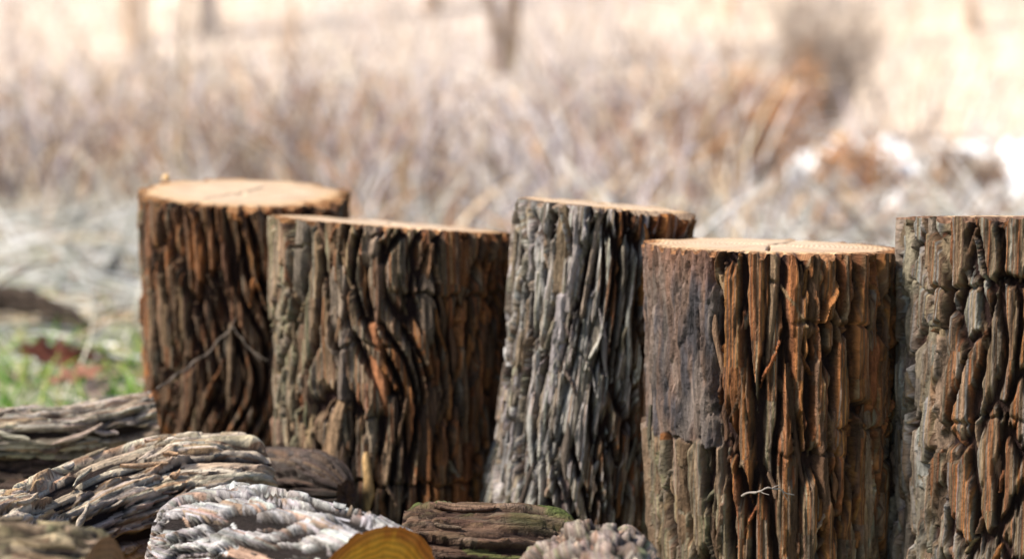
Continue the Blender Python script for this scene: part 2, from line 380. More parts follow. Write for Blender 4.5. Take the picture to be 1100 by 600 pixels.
def make_stump(label, top_px, Y, r, st, seed, lean=(0, 0), tilt=(0, 0), flare=0.0, oval=0.02, bulge=(), mask=None, breaks=(), nstrips=40,
               mat='bark', strip_cols=None, rim=(0.34, 0.15, 0.05), patch=None, cut='cut_pale', cracks=6):
    top = at(top_px[0], top_px[1], Y); H = top[2] + 0.01
    root = empty('tree_stump', (top[0], Y, -0.01))
    tag(root, label, 'stump', 'cut stumps standing in a row')
    pf = StumpPos(None, H, r, lean, tilt, flare, oval, seed, bulge)
    nf, nb, nV = 400, 50, 325
    a0 = R(105)
    th = np.concatenate([np.linspace(-a0, a0, nf, endpoint=False), np.linspace(a0, 2 * math.pi - a0, nb, endpoint=False)])
    rm = (r[0] + r[1]) / 2; L = 2 * math.pi * rm
    U = (th + a0) * rm; V = np.linspace(0, H, nV)
    tou = lambda u: (math.degrees(((u % L) / rm - a0 + math.pi) % (2 * math.pi) - math.pi))
    msk = (lambda UU, VV: mask((UU / rm - a0), VV)) if mask else None
    h, col = bark_field(U, V, L, st, seed, tou, msk, breaks)
    if patch: h, col = patch(h, col, th, V)
    hm = st['h']
    TH, VV = np.meshgrid(th, V)
    P = pf(TH, VV, h - hm * 0.85)
    chip = .007 * np.clip((vnoise(th * rm / .011, th * 0, seed + 33) - .52) * 4, 0, 1) + .0025 * vnoise(th * rm / .004, th * 0, seed + 34)
    rim_line = P[-1].copy()
    P[..., 2] -= chip[None, :] * np.clip((VV - (H - .02)) / .02, 0, 1)
    uv = np.stack([TH * rm, VV], -1).reshape(-1, 2)
    bark = mesh_np('bark', P.reshape(-1, 3), grid_quads(nV, nf + nb, True), M[mat], root, col.reshape(-1, 3), uv)
    # the sawn top: a polar sheet that meets the bark's outline
    out = rim_line; ctr = pf(0.0, H, -pf.rad(H)); nr = 12
    fr = np.concatenate([[0.0], np.linspace(0.06, 1, nr) ** 0.8])
    rng = np.random.default_rng(seed + 50)
    ang = th[None, :]; pts = ctr + (out - ctr)[None] * fr[:, None, None]
    rr = fr[:, None] * (pf.rad(H) + h[-1] - hm * .85)[None, :]
    dz = (vnoise(rr / 0.03 + 3, ang * 3, seed) - .5) * 0.0025
    for _ in range(cracks):
        a = rng.uniform(-3.14, 3.14); ln = rng.uniform(0.25, 0.9) * r[1]
        da = np.abs((ang - a + math.pi) % (2 * math.pi) - math.pi) * np.maximum(rr, 0.01)
        dz = dz - 0.008 * np.exp(-(da / 0.0017) ** 2) * (rr < ln) * (rr > 0.006)
    dz = dz * (fr[:, None] < 0.995); pts[..., 2] += dz; pts[..., 2] -= chip[None, :] * np.clip((fr[:, None] - .90) / .10, 0, 1)
    wood = pf.rad(H) - hm * 0.60
    k = np.clip((rr - wood + 0.004 * vnoise(ang * 14, ang * 0, seed)) / 0.003, 0, 1)[..., None]
    k = np.maximum(k, ((fr[:, None] > .93) * (chip[None, :] > .003) * 1.0)[..., None])
    kc = np.clip(-dz / 0.006, 0, 1)[..., None] * 0.85
    sap = np.clip((rr / wood - .55) / .45, 0, 1)[..., None] ** 1.5 * (.5 + vnoise(ang * 2.2 + 7, rr * 20, seed + 4))[..., None]
    cc = ((1 - sap * np.array((.04, .16, .34))) * (1 - k) + np.array(rim) / np.array((0.66, .44, .25)) * k) * (1 - kc) + kc * np.array((0.25, 0.15, 0.1))
    mesh_np('cut_face', pts.reshape(-1, 3), grid_quads(nr + 1, nf + nb, True), M[cut], root, cc.reshape(-1, 3), np.stack([rr, ang + 0 * rr], -1).reshape(-1, 2))
    # underside
    o0 = P[0]; c0 = pf(0.0, 0.0, -pf.rad(0.0)); pts = np.concatenate([o0[None], np.repeat(c0[None, None], len(th), 1)], 0)
    # loose strips
    for q in range(nstrips):
        t = R(rng.uniform(-95, 95)); v = rng.uniform(0.1, 0.92) * H; ln = rng.uniform(0.03, 0.10)
        if v + ln > H - 0.01: continue
        if mask and mask(np.array([t]), np.array([v + ln / 2]))[0] < 0.5: continue
        c = st['pal'](math.degrees(t), v / H, rng)
        strip_object(bark, pf, t, v, ln, rng.uniform(0.0025, 0.006), rng.uniform(0.002, 0.005), rng.uniform(-0.28, 0.28), np.array(c) * .8, M[mat],
                     rng.uniform(-0.5, -0.12) * hm, rng, rng.uniform(-0.002, 0.003))
    return root, pf, bark

# ================================================================== the setting
# ---- ground: flat clearing, wooded slope rising behind
def terrain(x, y):
    x = np.asarray(x, float); y = np.asarray(y, float)
    b = (fbm(x * 0.7 + 40, y * 0.7 + 40, 3, 3) - 0.5) * 0.10 * np.clip((np.hypot(x, y - 2.4) - 1.2) / 2.5, 0, 1)
    s = np.clip(y - 15, 0, None)
    hill = 0.36 * s * s / (s + 7)
    hill = np.minimum(hill, 34 - 34 * np.exp(-hill / 34) + 0 * hill)
    big = (fbm(x * 0.06 + 9, y * 0.06 + 9, 5, 3) - 0.5) * 3.0 * np.clip((y - 18) / 25, 0, 1)
    return b + hill + big

gx = np.sign(np.linspace(-1, 1, 181)) * np.abs(np.linspace(-1, 1, 181)) ** 2.4 * 260
gy = np.concatenate([-np.linspace(1, 0, 30, endpoint=False) ** 2 * 200, np.linspace(0, 1, 200) ** 2.2 * 320])
GX, GY = np.meshgrid(gx, gy); GZ = terrain(GX, GY)
n1 = fbm(GX * 0.9 + 5, GY * 0.9 + 5, 11, 3)[..., None]; n2 = fbm(GX * 0.25 + 5, GY * 0.25 + 2, 12, 3)[..., None]
near = np.array((0.34, 0.33, 0.28)) * (1 - n1) + np.array((0.20, 0.24, 0.11)) * n1
n2 = np.clip((n2 - .3) * 2.2, 0, 1); far = np.array((0.70, 0.58, 0.465)) * (1 - n2) + np.array((0.55, 0.475, 0.42)) * n2
kf = np.clip((GY - 6) / 6, 0, 1)[..., None]
g = mesh_np('ground', np.stack([GX, GY, GZ], -1).reshape(-1, 3), grid_quads(len(gy), len(gx), False), M['ground'], None, (near * (1 - kf) + far * kf).reshape(-1, 3))
tag(g, kind='structure')

def zt(x, y): return float(terrain(np.array([x]), np.array([y]))[0])

# ---- many thin stems as one mesh
def stems(name, base, dirs, length, rad, cols, K=5, droop=0.5, seed=0, mat='stem', parent=None, tip=0.3):
    """base (n,3), dirs (n,3) start direction, arcs bending under gravity"""
    rng = np.random.default_rng(seed); n = len(base)
    dirs = dirs / np.linalg.norm(dirs, axis=1, keepdims=True)
    pts = np.zeros((n, K + 1, 3)); pts[:, 0] = base; d = dirs.copy()
    side = rng.normal(0, 1, (n, 3)); side[:, 2] *= 0.3
    for k in range(K):
        pts[:, k + 1] = pts[:, k] + d * (length / K)[:, None]
        d = d + side * 0.10 + np.array((0, 0, -1.0)) * (np.asarray(droop) * (k + 1) / K * 0.5).reshape(-1, 1) if np.ndim(droop) else d + side * 0.10 + np.array((0, 0, -1.0)) * droop * (k + 1) / K * 0.5
        d /= np.linalg.norm(d, axis=1, keepdims=True)
    zz = terrain(pts[..., 0], pts[..., 1]); pts[..., 2] = np.maximum(pts[..., 2], zz + 0.002)
    tan = np.gradient(pts, axis=1); tan /= np.linalg.norm(tan, axis=2, keepdims=True) + 1e-9
    ref = np.where(np.abs(tan[..., 2:3]) > 0.9, np.array((1.0, 0, 0)), np.array((0, 0, 1.0)))
    a = np.cross(tan, ref); a /= np.linalg.norm(a, axis=2, keepdims=True) + 1e-9; b_ = np.cross(tan, a)
    tp = np.linspace(1, tip, K + 1)[None, :, None, None] * rad[:, None, None, None]
    an = np.array((0, 2.094, 4.189))
    ring = pts[:, :, None, :] + tp * (a[:, :, None, :] * np.cos(an)[None, None, :, None] + b_[:, :, None, :] * np.sin(an)[None, None, :, None])
    V = ring.reshape(-1, 3)
    q = grid_quads(K + 1, 3, True)[None] + (np.arange(n) * (K + 1) * 3)[:, None, None]
    c = np.repeat(cols, (K + 1) * 3, axis=0)
    return mesh_np(name, V, q.reshape(-1, 4), M[mat], parent, c)

def choose(rng, n, items, var=0.25):
    w = np.array([i[0] for i in items], float); w /= w.sum(); cs = np.array([i[1] for i in items])
    return cs[rng.choice(len(cs), n, p=w)] * rng.uniform(1 - var, 1 + var, (n, 1))

# ---- the band of dry brush behind the clearing
rng = np.random.default_rng(21)
def brush(name, label, n, xr, yr, lr, radr, items, seed, droop, spread, keep=None, shape=None):
    rng = np.random.default_rng(seed)
    x = rng.uniform(*xr, n); y = rng.uniform(*yr, n)
    if keep is not None:
        k = rng.random(n) < keep(x, y); x, y = x[k], y[k]; n = len(x)
    ln = rng.uniform(*lr, n) * (0.75 + 0.5 * fbm(x * 0.8, y * 0.8, seed, 2))
    a = rng.uniform(0, 6.28, n); d = np.stack([np.cos(a) * spread, np.sin(a) * spread, np.ones(n)], -1) * rng.uniform(0.4, 1, (n, 1)) + np.array((0, 0, 0.4))
    if shape is not None: ln = ln * shape(x, y)
    c = choose(rng, n, items)
    # stems of one clump share their colour
    cl = choose(rng, 900, items, .15); ix = (np.floor(x / .14).astype(int) * 31 + np.floor(y / .30).astype(int) * 17) % 900
    same = rng.random(n) < .7; c[same] = cl[ix[same]] * rng.uniform(.85, 1.15, (same.sum(), 1))
    c = np.clip(c * (.45 + 1.1 * np.clip((fbm(x * 1.6 + 30, y * .8 + 30, seed + 5, 2) - .2) * 1.6, 0, 1))[:, None], .02, .85)
    o = stems(name, np.stack([x, y, terrain(x, y) - 0.01], -1), d, ln, rng.uniform(*radr, n), c, 4 if yr[0] > 14 else 6, droop, seed)
    return tag(o, label, 'brush', kind='stuff')

LAV = (0.50, 0.46, 0.50); STRAW = (0.58, 0.45, 0.32); PALE = (0.72, 0.69, 0.70); MAUVE = (0.20, 0.13, 0.12); UMBER = (0.17, 0.11, 0.07); COPPER = (0.46, 0.25, 0.13)
low = lambda x, y: np.where((x / y > 0.135) & (y < 14), 0.28, np.where((y < 7.9), 0.62, 1.0))
keepR = lambda x, y: np.where((x / y > 0.145) & (y > 8.9), 0.05, np.where((x / y < -0.10) & (y < 7.9 + .5 * np.sin(x * 3)), 0.0, 1.0))
brush('dry_brush', 'tangle of dry tan and mauve weed stems behind the clearing', 4600, (-5.5, 5.5), (5.8, 10.2), (0.35, 0.85), (0.004, 0.011),
      ((3, LAV), (2.5, STRAW), (1.4, PALE), (4.4, MAUVE), (2.2, UMBER), (1.4, COPPER)), 31, 0.55, 0.7, keepR, low)
brush('tall_dry_weeds', 'taller pale arching canes behind the dry brush', 2200, (-7, 7), (10.2, 15), (0.5, 1.05), (0.005, 0.014),
      ((4, LAV), (4, STRAW), (3.4, PALE), (2, MAUVE), (.8, COPPER)), 32, 0.8, 0.6, lambda x, y: np.where((x / y > 0.145) & (y < 13.6), 0.02, 1.0), low)
brush('bramble_canes', 'thick pale arching bramble canes tangled through the dry brush', 190, (-5, 5), (7.9, 13.5), (0.5, 1.1), (0.005, 0.010),
      ((4, (.58, .55, .58)), (3, PALE), (2, STRAW), (1.5, (.30, .2, .17))), 34, 1.0, 1.1, lambda x, y: np.where((x / y > 0.12), 0.05, 1.0))
brush('hillside_undergrowth', 'pale dry undergrowth on the far wooded slope', 6500, (-13, 13), (15, 36), (0.4, 1.3), (0.004, 0.010),
      ((4, LAV), (4, STRAW), (4, PALE), (1.6, UMBER), (.7, COPPER)), 33, 0.5, 0.6)

# ---- ground cover in the clearing at the left
def field(n, seed, xr=(-3.2, 2.6), yr=(3.2, 8.2)):
    rng = np.random.default_rng(seed); return rng, rng.uniform(*xr, n), rng.uniform(*yr, n)
rng, x, y = field(5200, 41)
a = rng.normal(0, 0.6, len(x)) + np.where(rng.random(len(x)) < .5, 0, 3.14); d = np.stack([np.cos(a), np.sin(a), rng.uniform(0.0, 0.35, len(x)) + 1.2 * (rng.random(len(x)) < .12)], -1)
k = rng.random(len(x)) < np.where(y < 4.5, 0.22, 1.0); x, y, d = x[k], y[k], d[k]
o = stems('straw_litter', np.stack([x, y, terrain(x, y) + 0.01], -1), d, rng.uniform(0.1, 0.5, len(x)), rng.uniform(0.002, 0.009, len(x)),
          choose(rng, len(x), ((4, (0.42, 0.44, 0.43)), (3, (0.62, 0.60, 0.54)), (1.2, STRAW), (2.2, (0.10, 0.08, 0.06)), (3, (0.74, 0.74, 0.76)))), 5, 0.3, 41)
tag(o, 'flattened grey and straw coloured dead stems lying on the clearing', 'litter', kind='stuff')
rng, x, y = field(10500, 43, (-2.2, 2.2), (3.1, 5.4))
k = rng.random(len(x)) < np.clip((fbm(x * 2.2, y * 2.2, 44, 2) - 0.36) * 5, 0.04, 1) * np.clip((5.2 - y) / 0.9, 0.03, 1); x, y = x[k], y[k]
a = rng.uniform(0, 6.28, len(x)); d = np.stack([np.cos(a) * .6, np.sin(a) * .6, np.ones(len(x))], -1)
o = stems('green_grass', np.stack([x, y, terrain(x, y) - 0.005], -1), d, rng.uniform(0.03, 0.13, len(x)), rng.uniform(0.0025, 0.006, len(x)),
          choose(rng, len(x), ((4, (0.10, 0.26, 0.03)), (3, (0.20, 0.36, 0.05)), (3, (0.36, 0.42, 0.12)), (1, (0.45, 0.40, 0.22)))), 3, 0.9, 43, tip=0.15)
tag(o, 'short fresh green grass growing through the litter', 'grass', kind='stuff')
rng, x, y = field(3500, 45, (-3, 3), (2.2, 7.5))
n = len(x); a = rng.uniform(0, 6.28, n); s = rng.uniform(0.012, 0.035, n); z = terrain(x, y) + rng.uniform(0.004, 0.02, n)
ca, sa = np.cos(a), np.sin(a); til = rng.normal(0, 0.35, (n, 2))
loc = np.array([(-1, 0, 0), (-.2, -.5, .12), (1, 0, .1), (-.1, .55, .2)])
P = np.zeros((n, 4, 3))
for k_, (lx, ly, lz) in enumerate(loc):
    px, py = lx * s, ly * s
    P[:, k_, 0] = x + px * ca - py * sa; P[:, k_, 1] = y + px * sa + py * ca; P[:, k_, 2] = z + lz * s + px * til[:, 0] + py * til[:, 1]
P[..., 2] = np.maximum(P[..., 2], terrain(P[..., 0], P[..., 1]) + 0.002)
c = np.repeat(choose(rng, n, ((3, (0.30, 0.20, 0.12)), (2, (0.42, 0.30, 0.20)), (1, (0.34, 0.12, 0.05)), (2, (0.50, 0.44, 0.36)))), 4, 0)
o = mesh_np('leaf_litter', P.reshape(-1, 3), np.arange(n * 4).reshape(n, 4), M['litter'], None, c, None, False)
tag(o, 'small dry brown leaves scattered over the ground', 'leaves', kind='stuff')

# ---- snow lying in the open at the right and in gaps of the brush
rng = np.random.default_rng(51); SV, SF, no = [], [], 0
spots = [(1088, 205, 9.4, .20), (1100, 184, 10.6, .14), (962, 240, 7.6, .07), (960, 192, 10.2, .12), (1094, 224, 8.3, .12), (1160, 200, 9.3, .2),
         (590, 155, 14.2, .10), (480, 132, 17, .12), (650, 175, 11.8, .07), (612, 152, 14.6, .08), (350, 130, 17, .12), (20, 150, 14, .12), (700, 176, 11.7, .09)]
for q in range(26):
    Y = rng.uniform(10.6, 13.0); px = rng.uniform(850, 1170); spots.append((px, 60 + .66 * F_PX / Y, Y, rng.uniform(.05, .12)))
for q in range(26):
    Y = rng.uniform(9.0, 13.2); px = rng.uniform(850, 1150); spots.append((px, 60 + .66 * F_PX / Y, Y, rng.uniform(.03, .09)))
for (px, py, Y, r0) in spots:
    p = at(px, py, Y); nr, na = 6, 28; aa = np.linspace(0, 6.283, na, endpoint=False)
    rad = r0 * (0.7 + 0.6 * vnoise(aa * 1.3, aa * 0 + px * .1, 52)); rad = rad * 0.8 + 0.1 * (np.roll(rad, 3) + np.roll(rad, -3))
    f = np.linspace(0, 1, nr)[:, None]
    X = p[0] + f * rad * np.cos(aa); Yv = Y + f * rad * np.sin(aa) * 1.5
    Z = terrain(X, Yv) + 0.10 * (1 - f ** 2) * (0.6 + 0.8 * vnoise(X * 9, Yv * 9, 53)) - 0.004
    SV.append(np.stack([X, Yv, Z], -1).reshape(-1, 3)); SF.append(grid_quads(nr, na, True) + no); no += nr * na
o = mesh_np('snow', np.concatenate(SV), np.concatenate(SF), M['snow']); tag(o, 'patches of melting white snow on the ground behind the brush', 'snow', kind='stuff')

# ---- trees, saplings and bushes of the slope: bare branches
def tube(pts, rads, ns):
    pts = np.asarray(pts, float); n = len(pts); rads = np.asarray(rads, float)
    tan = np.gradient(pts, axis=0); tan /= np.linalg.norm(tan, axis=1, keepdims=True) + 1e-9
    ref = np.array((1.0, 0.2, 0)); a = np.cross(tan, ref); a /= np.linalg.norm(a, axis=1, keepdims=True) + 1e-9; b_ = np.cross(tan, a)
    an = np.linspace(0, 6.2832, ns, endpoint=False)
    v = pts[:, None] + rads[:, None, None] * (a[:, None] * np.cos(an)[None, :, None] + b_[:, None] * np.sin(an)[None, :, None])
    return v.reshape(-1, 3), grid_quads(n, ns, True)

def branch(rng, p, d, ln, r, depth, out, nk=3, spread=0.7, up=0.15):
    K = 5; pts = [np.array(p, float)]; d = np.array(d, float); d /= np.linalg.norm(d)
    for k in range(K):
        d = d + rng.normal(0, 0.12, 3) + np.array((0, 0, up * 0.3)); d /= np.linalg.norm(d); pts.append(pts[-1] + d * ln / K)
    out.append(tube(pts, np.linspace(r, r * 0.45, K + 1), 5 if r > 0.01 else 3))
    if depth <= 0: return
    for q in range(nk):
        i = rng.integers(2, K + 1); dd = d + rng.normal(0, spread, 3); dd[2] += up
        branch(rng, pts[i], dd, ln * rng.uniform(0.5, 0.75), r * 0.5, depth - 1, out, nk, spread, up)

def join(parts):
    V, Fq, o = [], [], 0
    for (v, f) in parts: V.append(v); Fq.append(f + o); o += len(v)
    return np.concatenate(V), np.concatenate(Fq)

def tree(name, label, group, base, trunks, crown, c, seed, cat='tree'):
    """trunks: list of (dx,dy,height,radius,leanx,leany); crown: (n,length,radius,depth)"""
    rng = np.random.default_rng(seed); root = empty(name, base); tag(root, label, cat, group)
    tp, cp = [], []
    for (dx, dy, ht, r, lx, ly) in trunks:
        K = 14; s = np.linspace(0, 1, K)
        w = np.cumsum(rng.normal(0, 0.008 * ht ** .5, (K, 2)), 0) * s[:, None]
        pts = np.stack([dx + lx * s * ht + w[:, 0], dy + ly * s * ht + w[:, 1], s * ht - 0.05], -1)
        rad = r * (1 - 0.75 * s) * (1 + 0.5 * np.exp(-s * ht / 0.15))
        tp.append(tube(pts, rad, 10))
        for q in range(crown[0]):
            i = rng.integers(int(K * crown[4] if len(crown) > 4 else K * .3), K); a = rng.uniform(0, 6.28)
            branch(rng, pts[i], (math.cos(a), math.sin(a), rng.uniform(.3, 1.2)), crown[1] * rng.uniform(.5, 1.1) * (1.2 - s[i] * .6), max(rad[i] * 0.45, crown[2]), crown[3], cp)
    v, f = join(tp); cc = np.array(c) * (0.8 + 0.4 * vnoise(v[:, 2] * 6, v[:, 0] * 30, seed))[:, None]
    mesh_np('trunk', v, f, M['tree_bark'], root, cc)
    v, f = join(cp); mesh_np('crown', v, f, M['tree_bark'], root, np.ones((len(v), 3)) * np.array(c) * 1.1)
    return root

def tbase(px, Y): X = (px - 550) / F_PX * Y; return (X, Y, zt(X, Y))
WOODS = 'bare trees on the far slope'
tree('bare_tree', 'bare dark tree forking into two stems from its foot', WOODS, tbase(541, 19), [(-.02, 0, 5.5, .065, -.14, .02), (.05, .05, 6.5, .078, .06, 0)], (6, 1.6, .012, 2, .35), (0.22, 0.16, 0.12), 61)
tree('bare_tree', 'straight dark single-stemmed tree standing behind the thin forked sapling', WOODS, tbase(226, 21), [(0, 0, 7.5, .085, .0, 0)], (8, 1.7, .012, 2, .3), (0.26, 0.22, 0.20), 62)
tree('bare_tree', 'bare tree rising behind the dark twiggy bush', WOODS, tbase(907, 24), [(0, 0, 7, .09, .01, 0)], (8, 1.8, .012, 2, .3), (0.36, 0.28, 0.22), 63)
tree('sapling', 'thin forked tan sapling standing at the edge of the dry brush', None, tbase(184, 8.6),
     [(0, 0, .62, .016, .01, 0), (.006, 0, 1.5, .013, .10, 0), (-.006, 0, 1.2, .010, -.15, .05)], (4, .5, .004, 2, .4), (0.42, 0.33, 0.24), 64)
SAP = 'slender pale bare saplings scattered up the far slope'
rng = np.random.default_rng(65)
for i in range(26):
    Y = rng.uniform(17, 40); px = (i + rng.random()) / 26 * 1500 - 200
    tree('slender_sapling', 'slender pale bare sapling on the far slope', SAP, tbase(px, Y), [(0, 0, rng.uniform(3.5, 6), rng.uniform(.03, .085), rng.normal(0, .06), 0)],
         (5, 1.2, .006, 2, .15), np.array((0.46, 0.35, 0.26)) * rng.uniform(.7, 1.2), 100 + i, 'sapling')

def bush(label, px, Y, n, ht, spread, items, seed, rad, droop, cat='bush', leaves=0, lc=None):
    rng = np.random.default_rng(seed); b0 = tbase(px, Y); root = empty('bush', b0); tag(root, label, cat)
    a = rng.uniform(0, 6.28, n); d = np.stack([np.cos(a) * spread, np.sin(a) * spread, np.ones(n)], -1) * rng.uniform(.3, 1, (n, 1)); d[:, 2] += 0.3
    base = np.stack([rng.normal(0, .06, n) + b0[0], rng.normal(0, .06, n) + b0[1], np.full(n, b0[2] - .01)], -1)
    ln = rng.uniform(.5, 1.1, n) * ht
    o = stems('stems', base, d, ln, rng.uniform(*rad, n), choose(rng, n, items), 6, droop, seed); o.parent = root; o.matrix_parent_inverse = root.matrix_world.inverted(); o.location = -Vector(b0); o['kind'] = 'stuff'
    # side twigs
    out = []
    for k in range(n * 2):
        i = rng.integers(0, n); s = rng.uniform(.3, .9); p = base[i] + d[i] / np.linalg.norm(d[i]) * ln[i] * s
        branch(rng, p, d[i] + rng.normal(0, .6, 3), ht * .35, .004, 1, out, 2, .6)
    v, f = join(out); mesh_np('twigs', v - np.array(b0), f, M['stem'], root, np.ones((len(v), 3)) * np.array(items[0][1]))['kind'] = 'stuff'
    if leaves:
        P = []; 
        for k in range(leaves):
            i = rng.integers(0, n); s = rng.uniform(.25, 1); p = base[i] + d[i] / np.linalg.norm(d[i]) * ln[i] * s * np.array((1, 1, .9)) + rng.normal(0, .05, 3) - np.array(b0)
            u = rng.normal(0, 1, 3); u /= np.linalg.norm(u); w = np.cross(u, rng.normal(0, 1, 3)); w /= np.linalg.norm(w); q = rng.uniform(.02, .04)
            P += [p - u * q, p + w * q * .5 + u * q * .1, p + u * q, p - w * q * .5 + u * q * .1]
        P = np.array(P); P[:, 2] = np.maximum(P[:, 2], 0.005)
        mesh_np('leaves', P, np.arange(len(P)).reshape(-1, 4), M['litter'], root, np.repeat(choose(rng, leaves, lc), 4, 0), None, False)['kind'] = 'stuff'
    return root
bush('dark grey twiggy leafless bush rising above the snow patches', 880, 14.5, 150, 1.15, .5, ((3, (0.32, .265, .23)), (1, (.42, .34, .29))), 71, (.004, .008), .15)
bush('rounded orange brown bush that keeps its dead leaves', 822, 10.2, 60, .62, .5, ((1, COPPER), (1, (0.5, .33, .2))), 72, (.003, .006), .4, leaves=900, lc=((3, (0.62, .30, .13)), (2, (0.66, .42, .24)), (1, (.45, .2, .08))))
bush('low rust coloured bush in front of the snow', 918, 8.6, 60, .28, .6, ((1, COPPER), (1, (0.45, .3, .18))), 73, (.003, .006), .6, leaves=600, lc=((3, (0.60, .32, .15)), (2, (0.55, .38, .24)), (1, (.4, .18, .08))))
bush('low dark brown bush with the snow on both its sides', 1028, 8.4, 60, .26, .7, ((1, (.24, .17, .13)), (1, (0.4, .3, .22))), 74, (.003, .006), .7, leaves=500, lc=((3, (0.28, .19, .14)), (2, (0.42, .33, .26))))
bush('brown bramble clump beside the tilted grey stump', 780, 8.4, 50, .5, .8, ((1, (.34, .2, .13)), (1, COPPER)), 75, (.003, .006), .8, leaves=350, lc=((3, (0.36, .22, .14)), (2, (0.5, .36, .26))))

# ================================================================== the stumps
def mixpal(sel):
    """sel(th,vr,rng) -> palette"""
    return lambda th, vr, rng: sel(th, vr, rng)(th, vr, rng)
p_brown = pal((3, BROWN), (2, TAN), (1.2, RUST), (1.6, DARK), (.9, GREY), k=.50); p_last = pal((3, TAN), (2.4, BROWN), (1.6, RUST), (1, DARK), (1, GREY), k=.52); p_rust = pal((3, RUST), (2, BROWN), (2, ORANGE), (1, DARK), (.6, TAN), k=.58)
p_green = pal((3, GREY), (2, GREEN), (2, TAN), (.7, BROWN), k=.66); p_silver = pal((4, SILVER), (2.5, GREY), (1.6, DARK), (1, TAN), k=.68); p_tan = pal((3, TAN), (2, GREY), (2, BROWN), (.6, RUST), k=.66)
p_tan2 = pal((3, TAN), (3, GREY), (1, GREEN), (.8, BROWN)); p_grey = pal((3, GREY), (1.5, (.36, .36, .36)), (1.5, TAN), (1, BROWN))

ridge = dict(w=0.0105, sp=0.0265, wv=(.55, 1.35), len=(0.10, 0.34), h=0.029, tilt=0.30, blunt=0.3, inner_shade=(0.026, 0.012, 0.007), cuts=0.5, sliver=.45, rib=.35, dens=.45, slant=.13, plate=(.029, .18, .0065), under=.95, pwarp=.25, floor=.0022)  # underbark of the stumps, its colour deepened to paint shade in the furrows

s1 = dict(ridge, pal=mixpal(lambda th, vr, rng: p_rust if (rng.random() < (.55 if vr > .8 else .12)) else (p_green if th < -55 and rng.random() < .5 else p_brown)), tilt=.22)
make_stump('brown ridged stump with a broad pale sawn top, furthest back of the row', (262, 206), 2.99, (0.168, 0.176), s1, 1, lean=(0.0, 0.0), tilt=(-.03, .062), oval=.012, flare=.02,
           rim=(0.26, 0.11, 0.035), cracks=5, nstrips=36)

s2 = dict(ridge, w=0.011, sp=0.0275, len=(0.06, 0.2), tilt=.22, pal=mixpal(lambda th, vr, rng: p_green if th < -38 else (p_tan if th < 8 and rng.random() < .8 else (p_rust if th > 12 and rng.random() < .75 else p_brown))))
root2, pf2, bark2 = make_stump('wide stump with greenish grey bark one side, rust brown the other, slanting top', (419, 240), 2.74, (0.182, 0.182), s2, 2, tilt=(-.075, -.07), oval=.015,
           breaks=((2, 75, .435 - .082, .010, .004), (-80, -40, .30, .006, .001), (-25, 10, .28, .006, .002), (-70, 80, .085, .008, .003)), nstrips=46, rim=(0.26, 0.11, 0.035))

s3 = dict(ridge, w=0.0075, sp=0.021, len=(0.08, 0.28), h=0.027, tilt=.22, pal=mixpal(lambda th, vr, rng: (p_rust if (th > 12 and vr > .62 and rng.random() < .75) else (p_silver if th < 12 or rng.random() < .35 else p_brown))), sliver=.8, warp=.010, plate=(.0195, .14, .006), floor=.002, slant=.10)
make_stump('narrow leaning stump with silvery grey ridged bark, flared at its foot', (652, 220), 2.60, (0.112, 0.1285), s3, 3, lean=(-0.052, 0.0), tilt=(-.09, -.045), oval=.015, flare=.10,
           breaks=((-30, 20, .29, .005, .002),), nstrips=60, rim=(0.24, 0.15, 0.085))

def mask4(th, v):
    edge = R(-29) + 0.16 * (fbm(v * 22, v * 0, 77, 3) - .5); vb = 0.205 + 0.012 * (vnoise(th * 14, th * 0, 78) - .5)
    inside = np.clip((edge - th) / 0.03, 0, 1) * np.clip((v - vb) / 0.004, 0, 1) * np.clip((th - R(-150)) / 0.05, 0, 1)
    return 1 - inside * 0.93
def patch4(h, col, th, V):
    TH, VV = np.meshgrid(th, V); k = np.clip((1 - mask4(TH, VV)) / .93, 0, 1)
    u = TH * .165; uw = u + (fbm(u / .03, VV / .08, 85, 2) - .5) * .008
    fl = fbm(uw / .007, VV / .05, 80, 3); e, idn = plates(None, None, 1.04, (.009, .042), 86, .35, .9, .8, (uw + .5, VV))
    hh = 0.009 + 0.007 * fl + 0.005 * e ** .5 * _tab[idn, 7] + 0.0025 * vnoise(uw / .0028, VV / .03, 81)
    crack = np.exp(-((vnoise(uw / .022, VV / .16, 87) - .5) / .025) ** 2); hh = hh - .006 * crack
    edge = R(-29) + 0.16 * (fbm(VV * 22, VV * 0, 77, 3) - .5)
    eg = (edge - TH) * .165; hh = hh - .011 * np.exp(-((eg - .005) / .004) ** 2) * (VV > .2)
    a = np.clip((fbm(uw / .014, VV / .10, 82, 4) - .40) * 5, 0, 1)[..., None]; b2 = np.clip((fbm(uw / .010, VV / .06, 83, 3) - .48) * 6, 0, 1)[..., None]
    c = np.array((0.125, 0.085, 0.068)) * (1 - a) + np.array((0.060, 0.055, 0.062)) * a; c = c * (1 - .6 * b2) + .6 * b2 * np.array((0.19, .155, .135))
    c = c * (.7 + .6 * _tab[idn, 9])[..., None]
    red = np.clip((VV - (V[-1] - .06)) / .06 + (fbm(uw / .01, VV / .03, 88, 2) - .5), 0, 1)[..., None] * 0.7; c = c * (1 - red) + red * np.array((0.17, .085, .055))
    k3 = k[..., None]
    return h * (1 - k) + hh * k, col * (1 - k3) + c * k3
s4 = dict(ridge, w=0.0115, sp=0.028, len=(0.12, 0.38), h=0.027, tilt=.16, pal=mixpal(lambda th, vr, rng: (p_tan2 if (th < -18 and vr < .45) else (p_rust if rng.random() < (.85 if vr > .35 else .45) else p_tan))), cuts=.5, plate=(.031, .22, .0065), slant=.07)
